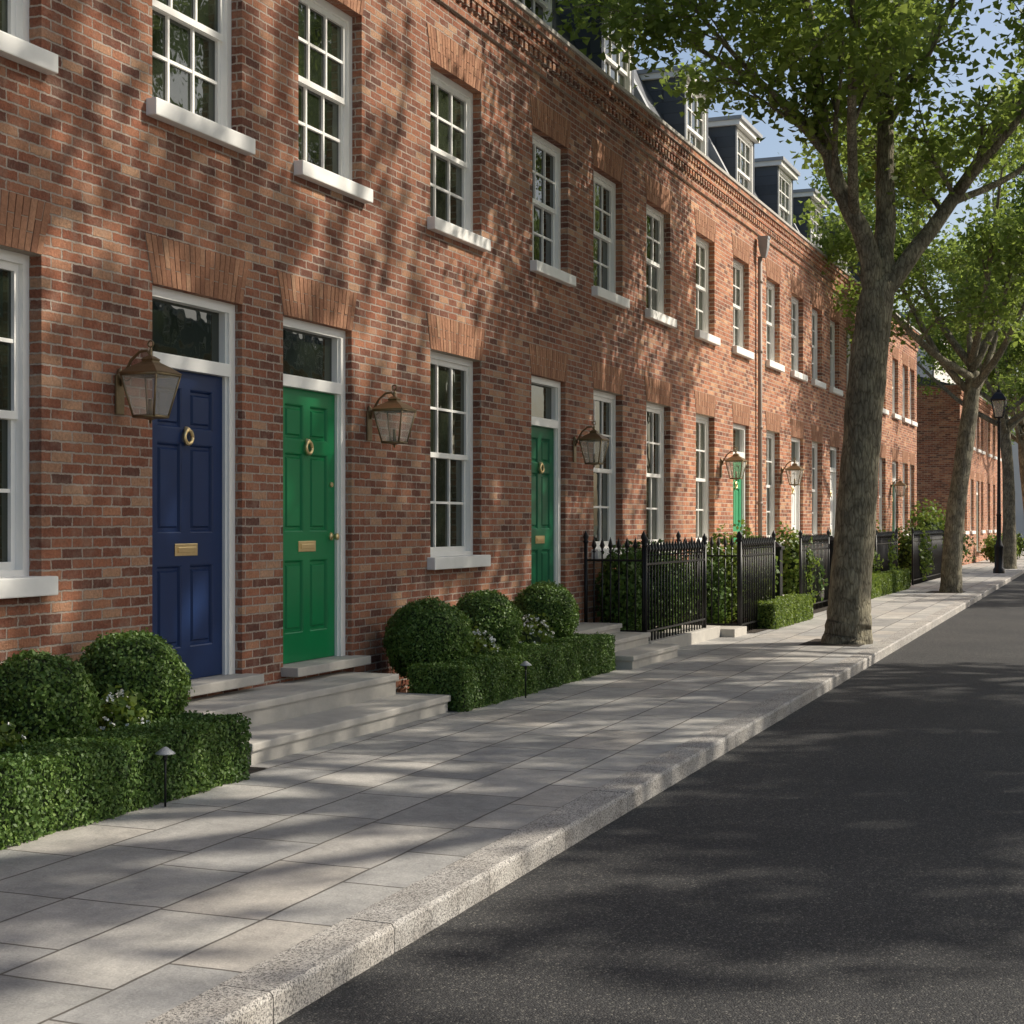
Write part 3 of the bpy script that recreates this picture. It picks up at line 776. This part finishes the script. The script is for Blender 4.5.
# ------------------------------------------------------------ street lamp
def street_lamp(x,y,label):
    e=ob('street_lamp',None,loc=(x,y,0),label=label,category='street lamp')
    p=MB(); p.lathe([(.16,0),(.16,.12),(.12,.16),(.12,.7),(.14,.74),(.10,.8),(.065,.95),(.06,1.6),(.075,1.62),(.055,1.68),(.042,3.2),(.04,4.2),(.065,4.23),(.035,4.28),(.05,4.36)],n=14)
    p.tube([(-.28,0,3.95),(.28,0,3.95)],.014,8)
    p.lathe([(.001,0),(.03,.02),(.001,.05)],(-.28,0,3.93),8); p.lathe([(.001,0),(.03,.02),(.001,.05)],(.28,0,3.93),8)
    ob('pole',p.mesh('lamp_pole',[M['iron']]),e)
    l=MB(); 
    for k in range(4):
        th=math.pi/4+k*math.pi/2; c,s=math.cos(th),math.sin(th)
        l.tube([(.15*c,.15*s,4.38),(.27*c,.27*s,4.85)],.014,6)
    l.lathe([(.16,4.35),(.17,4.38),(.02,4.38)],n=4,rot=math.pi/4,sm=False)
    l.lathe([(.29,4.84),(.30,4.87),(.16,5.03),(.08,5.08),(.07,5.13),(.03,5.15),(.02,5.2),(.035,5.23),(.001,5.3)],n=4,rot=math.pi/4,sm=False)
    lo=ob('lamp_head',l.mesh('lamp_head',[M['iron']]),e)
    q=MB()
    q.lathe([(.145,4.38),(.265,4.85)],n=4,rot=math.pi/4,sm=False)
    ob('glass_pane',q.mesh('lamp_glass',[M['lglass']]),lo)
street_lamp(31.9,ky(31.9)+.5,'tall black Victorian street lamp beside the kerb')
street_lamp(62,ky(62)+.5,'tall black Victorian street lamp further along the kerb')

# ------------------------------------------------------------ trees
cR=np.array([math.sin(math.radians(22)),-math.cos(math.radians(22)),0]); cF=np.array([math.cos(math.radians(22)),math.sin(math.radians(22)),0])
def build_tree(name,limbs,seed,leaf_size=.12,lpt=85,kid_len=(1.1,2.0),minz=0,prob=.78,sig=.17):
    R=random.Random(seed); mb=MB(); LP=[]
    def W(p):
        v=cR*p[0]+cF*p[1]; return Vector((v[0],v[1],p[2]))
    def smooth(pts,rad,sub=4):
        o=[];r=[]
        n=len(pts)
        for i in range(n-1):
            p0=pts[max(i-1,0)];p1=pts[i];p2=pts[i+1];p3=pts[min(i+2,n-1)]
            for k in range(sub):
                t=k/sub
                q=.5*((2*p1)+(-p0+p2)*t+(2*p0-5*p1+4*p2-p3)*t*t+(-p0+3*p1-3*p2+p3)*t**3)
                o.append(q); r.append(rad[i]+(rad[i+1]-rad[i])*t)
        o.append(pts[-1]); r.append(rad[-1]); return o,r
    def twig(start,d,length,rad,level):
        pts=[start.copy()]; p=start.copy(); d=d.normalized(); ns=4 if level==1 else 3
        for i in range(ns):
            d=(d+Vector((R.uniform(-.28,.28),R.uniform(-.28,.28),R.uniform(-.18,.21)))).normalized()
            p=p+d*(length/ns); pts.append(p.copy())
        mb.tube(pts,[rad*(1-.75*i/ns) for i in range(ns+1)],5 if level==1 else 4,cap=False)
        if level==1:
            for i in range(1,ns+1):
                for _ in range(2):
                    dd=(d+Vector((R.uniform(-1,1),R.uniform(-1,1),R.uniform(-.57,.58)))).normalized()
                    twig(pts[i],dd,R.uniform(.45,.95)*length*.55,rad*.38,2)
        else:
            for i in range(1,ns+1): LP.append((pts[i],.8+.5*i/ns))
    for li,limb in enumerate(limbs):
        pts=[W(p[:3]) for p in limb]; rad=[p[3] for p in limb]
        o,r=smooth(pts,rad,8 if li==0 else 4)
        for i in range(1,len(o)-1): o[i]=o[i]+Vector((R.uniform(-1,1),R.uniform(-1,1),0))*r[i]*(.03 if li==0 else .12)
        mb.tube(o,r,22 if li==0 else 9,rough=.035 if li==0 else .02)
        if li==0: continue
        n=len(o); start=int(n*.42)
        for i in range(start,n):
            if R.random()<prob or i==n-1:
                t=(o[min(i+1,n-1)]-o[max(i-1,0)]).normalized()
                for _ in range(1 if i<n-1 else 3):
                    side=Vector((R.uniform(-1,1),R.uniform(-1,1),R.uniform(-.35,.75)))
                    side=(side+t*.55).normalized()
                    L=R.uniform(*kid_len)
                    if o[i].z+side.z*L<minz: side.z=abs(side.z)*.4
                    twig(o[i],side,L,max(.012,r[i]*.45),1)
    P=[];
    for (c,w) in LP:
        k=int(lpt/3*w*R.uniform(.25,1.65))
        P.append(np.array(c)+RNG.normal(0,sig,(k,3))*np.array([1,1,.8]))
    P=np.concatenate(P); up=np.tile(np.array([0,0,.7]),(len(P),1))
    L=leaves(P,up,leaf_size,LEAF5,.65,down=.5)
    tm=mb.mesh(name+'_trunk',[M['bark']]); cm=soup(name+'_crown',[(L,0)],[M['leaf']])
    print('tree',name,len(P))
    return tm,cm
limbsA=[
 [(0,0,-.05,.31),(0.01,0,.12,.272),(.03,0,.5,.25),(.10,0,1.5,.232),(.20,0,2.8,.22),(.32,0,3.9,.21),(.40,0,4.25,.175)],
 [(.34,0,3.95,.145),(.2,-.1,4.7,.12),(-.15,-.2,5.4,.10),(-.33,-.2,6.1,.085),(-.5,-.4,7.2,.065),(-.95,-.5,8.6,.035)],
 [(.38,0,4.0,.165),(.48,.15,4.9,.125),(.52,.3,6.0,.10),(.65,.5,7.3,.07),(.75,.6,9.1,.035)],
 [(.40,0,4.1,.12),(.8,0,4.65,.10),(1.3,.1,5.3,.082),(2.1,.1,6.5,.06),(2.9,.2,7.8,.03)],
 [(.47,.15,4.8,.075),(.65,1.2,6,.055),(.8,2.3,7.6,.03)],
 [(.05,-.15,5.0,.07),(-.2,-1.2,6.2,.05),(-.4,-2.3,7.6,.03)],
 [(-.3,-.2,5.9,.06),(-1.0,.0,6.6,.045),(-1.7,.0,7.0,.03),(-2.3,.0,7.5,.02)],
 [(-.25,-.2,5.7,.05),(-.9,-.7,6.2,.04),(-1.5,-1.2,6.6,.028),(-2.0,-1.6,7.0,.02)],
 [(1.3,.1,5.3,.055),(1.9,-.9,6.2,.04),(2.4,-1.5,7.4,.028)],
 [(.55,.3,6.2,.055),(1.1,.2,7.2,.04),(1.6,.3,8.4,.028)],
 [(1.2,.05,5.2,.05),(2.2,.6,5.7,.035),(3.1,1.0,6.5,.022)],
]
tA,cA=build_tree('plane_tree',limbsA,5,.090,44,(.8,1.7),minz=5.7,prob=.64,sig=.19)
limbsB=[[(0,0,-.05,.27),(0,0,.15,.22),(.08,0,1.5,.19),(.24,0,2.8,.175),(.42,.05,4.0,.165),(.48,.1,4.6,.13)]]
for k in range(9):
    a=k*2*math.pi*.382+.4; tilt=.35+.75*((k%5)/4); zz=4.0+.12*k
    L=4.6-.5*(k%3)
    dx,dy,dz=math.cos(a)*math.sin(tilt),math.sin(a)*math.sin(tilt),math.cos(tilt)
    limbsB.append([(.44,.05,zz,.09),(.44+dx*L*.33,.05+dy*L*.33,zz+dz*L*.25,.07),(.44+dx*L*.7,.05+dy*L*.7,zz+dz*L*.66+.1,.045),(.44+dx*L,.05+dy*L,zz+dz*L+.3,.02)])
tB,cB=build_tree('avenue_tree',limbsB,9,.10,44,(.9,1.6),minz=4.8,prob=.7,sig=.2)
tC,cC=build_tree('shade_tree',limbsB,14,.17,13,(.9,1.6),minz=4.8,prob=.45,sig=.2)
def tree(tm,cm,loc,rot,scale,label):
    e=ob('plane_tree',None,loc=loc,rot=rot,scale=scale,label=label,category='tree',group='street trees along the kerb')
    ob('trunk',tm,e); ob('crown',cm,e); return e
tree(tA,cA,(4.54,-2.44,0),0,1,'large plane tree with forked trunk beside the kerb')
tree(tB,cB,(19.0,-2.0,0),0,.98,'leaning plane tree growing from the pavement')
tree(tB,cB,(36.5,-1.75,0),math.radians(80),1.0,'leafy plane tree further along the kerb')
tree(tB,cB,(50,-1.5,0),math.radians(200),1.05,'leafy plane tree further along the kerb')
tree(tB,cB,(82,4.0,0),math.radians(120),1.1,'leafy plane tree at the end of the street')
tree(tB,cB,(34,5.5,0),math.radians(10),.7,'garden tree in the gap between the terraces')
for i,(x,y,r,s) in enumerate(((-11.0,-10.6,40,1.35),(-1.8,-10.3,150,1.48),(.8,-12.0,20,.95),(7.5,-10.8,265,1.35),(27,-11.3,30,1.2),(40,-11,200,1.2))):
    tree(tC,cC,(x,y,0),math.radians(r),s,'tall plane tree on the opposite pavement')

# ------------------------------------------------------------ light
sv=Vector((.46,-.64,.62)).normalized()
el=math.asin(sv.z); az=math.atan2(sv.x,sv.y)
w=bpy.data.worlds.new('World'); S.world=w; w.use_nodes=True
nt=w.node_tree; bg=nt.nodes['Background']
sky=nt.nodes.new('ShaderNodeTexSky'); sky.sky_type='NISHITA'; sky.sun_disc=False
sky.sun_elevation=el; sky.sun_rotation=az; sky.air_density=1.0; sky.dust_density=3.0; sky.ozone_density=1.0
nt.links.new(sky.outputs[0],bg.inputs['Color']); bg.inputs['Strength'].default_value=.15
ld=bpy.data.lights.new('sun','SUN'); ld.energy=5.0; ld.angle=math.radians(.7); ld.color=(1,.925,.80)
lo=bpy.data.objects.new('sun',ld); COL.objects.link(lo); lo.rotation_euler=sv.to_track_quat('Z','Y').to_euler(); lo.location=(0,-20,20)

# ------------------------------------------------------------ camera
cd=bpy.data.cameras.new('camera'); co=bpy.data.objects.new('camera',cd); COL.objects.link(co)
co.location=(-14.26,-5.762,1.43); co.rotation_euler=(math.radians(90),0,math.radians(-68))
cd.sensor_width=36; cd.lens=36*1579/1024; cd.shift_y=.01; cd.clip_end=2000
S.camera=co
S.view_settings.view_transform='Standard'; S.view_settings.look='None'; S.view_settings.exposure=0
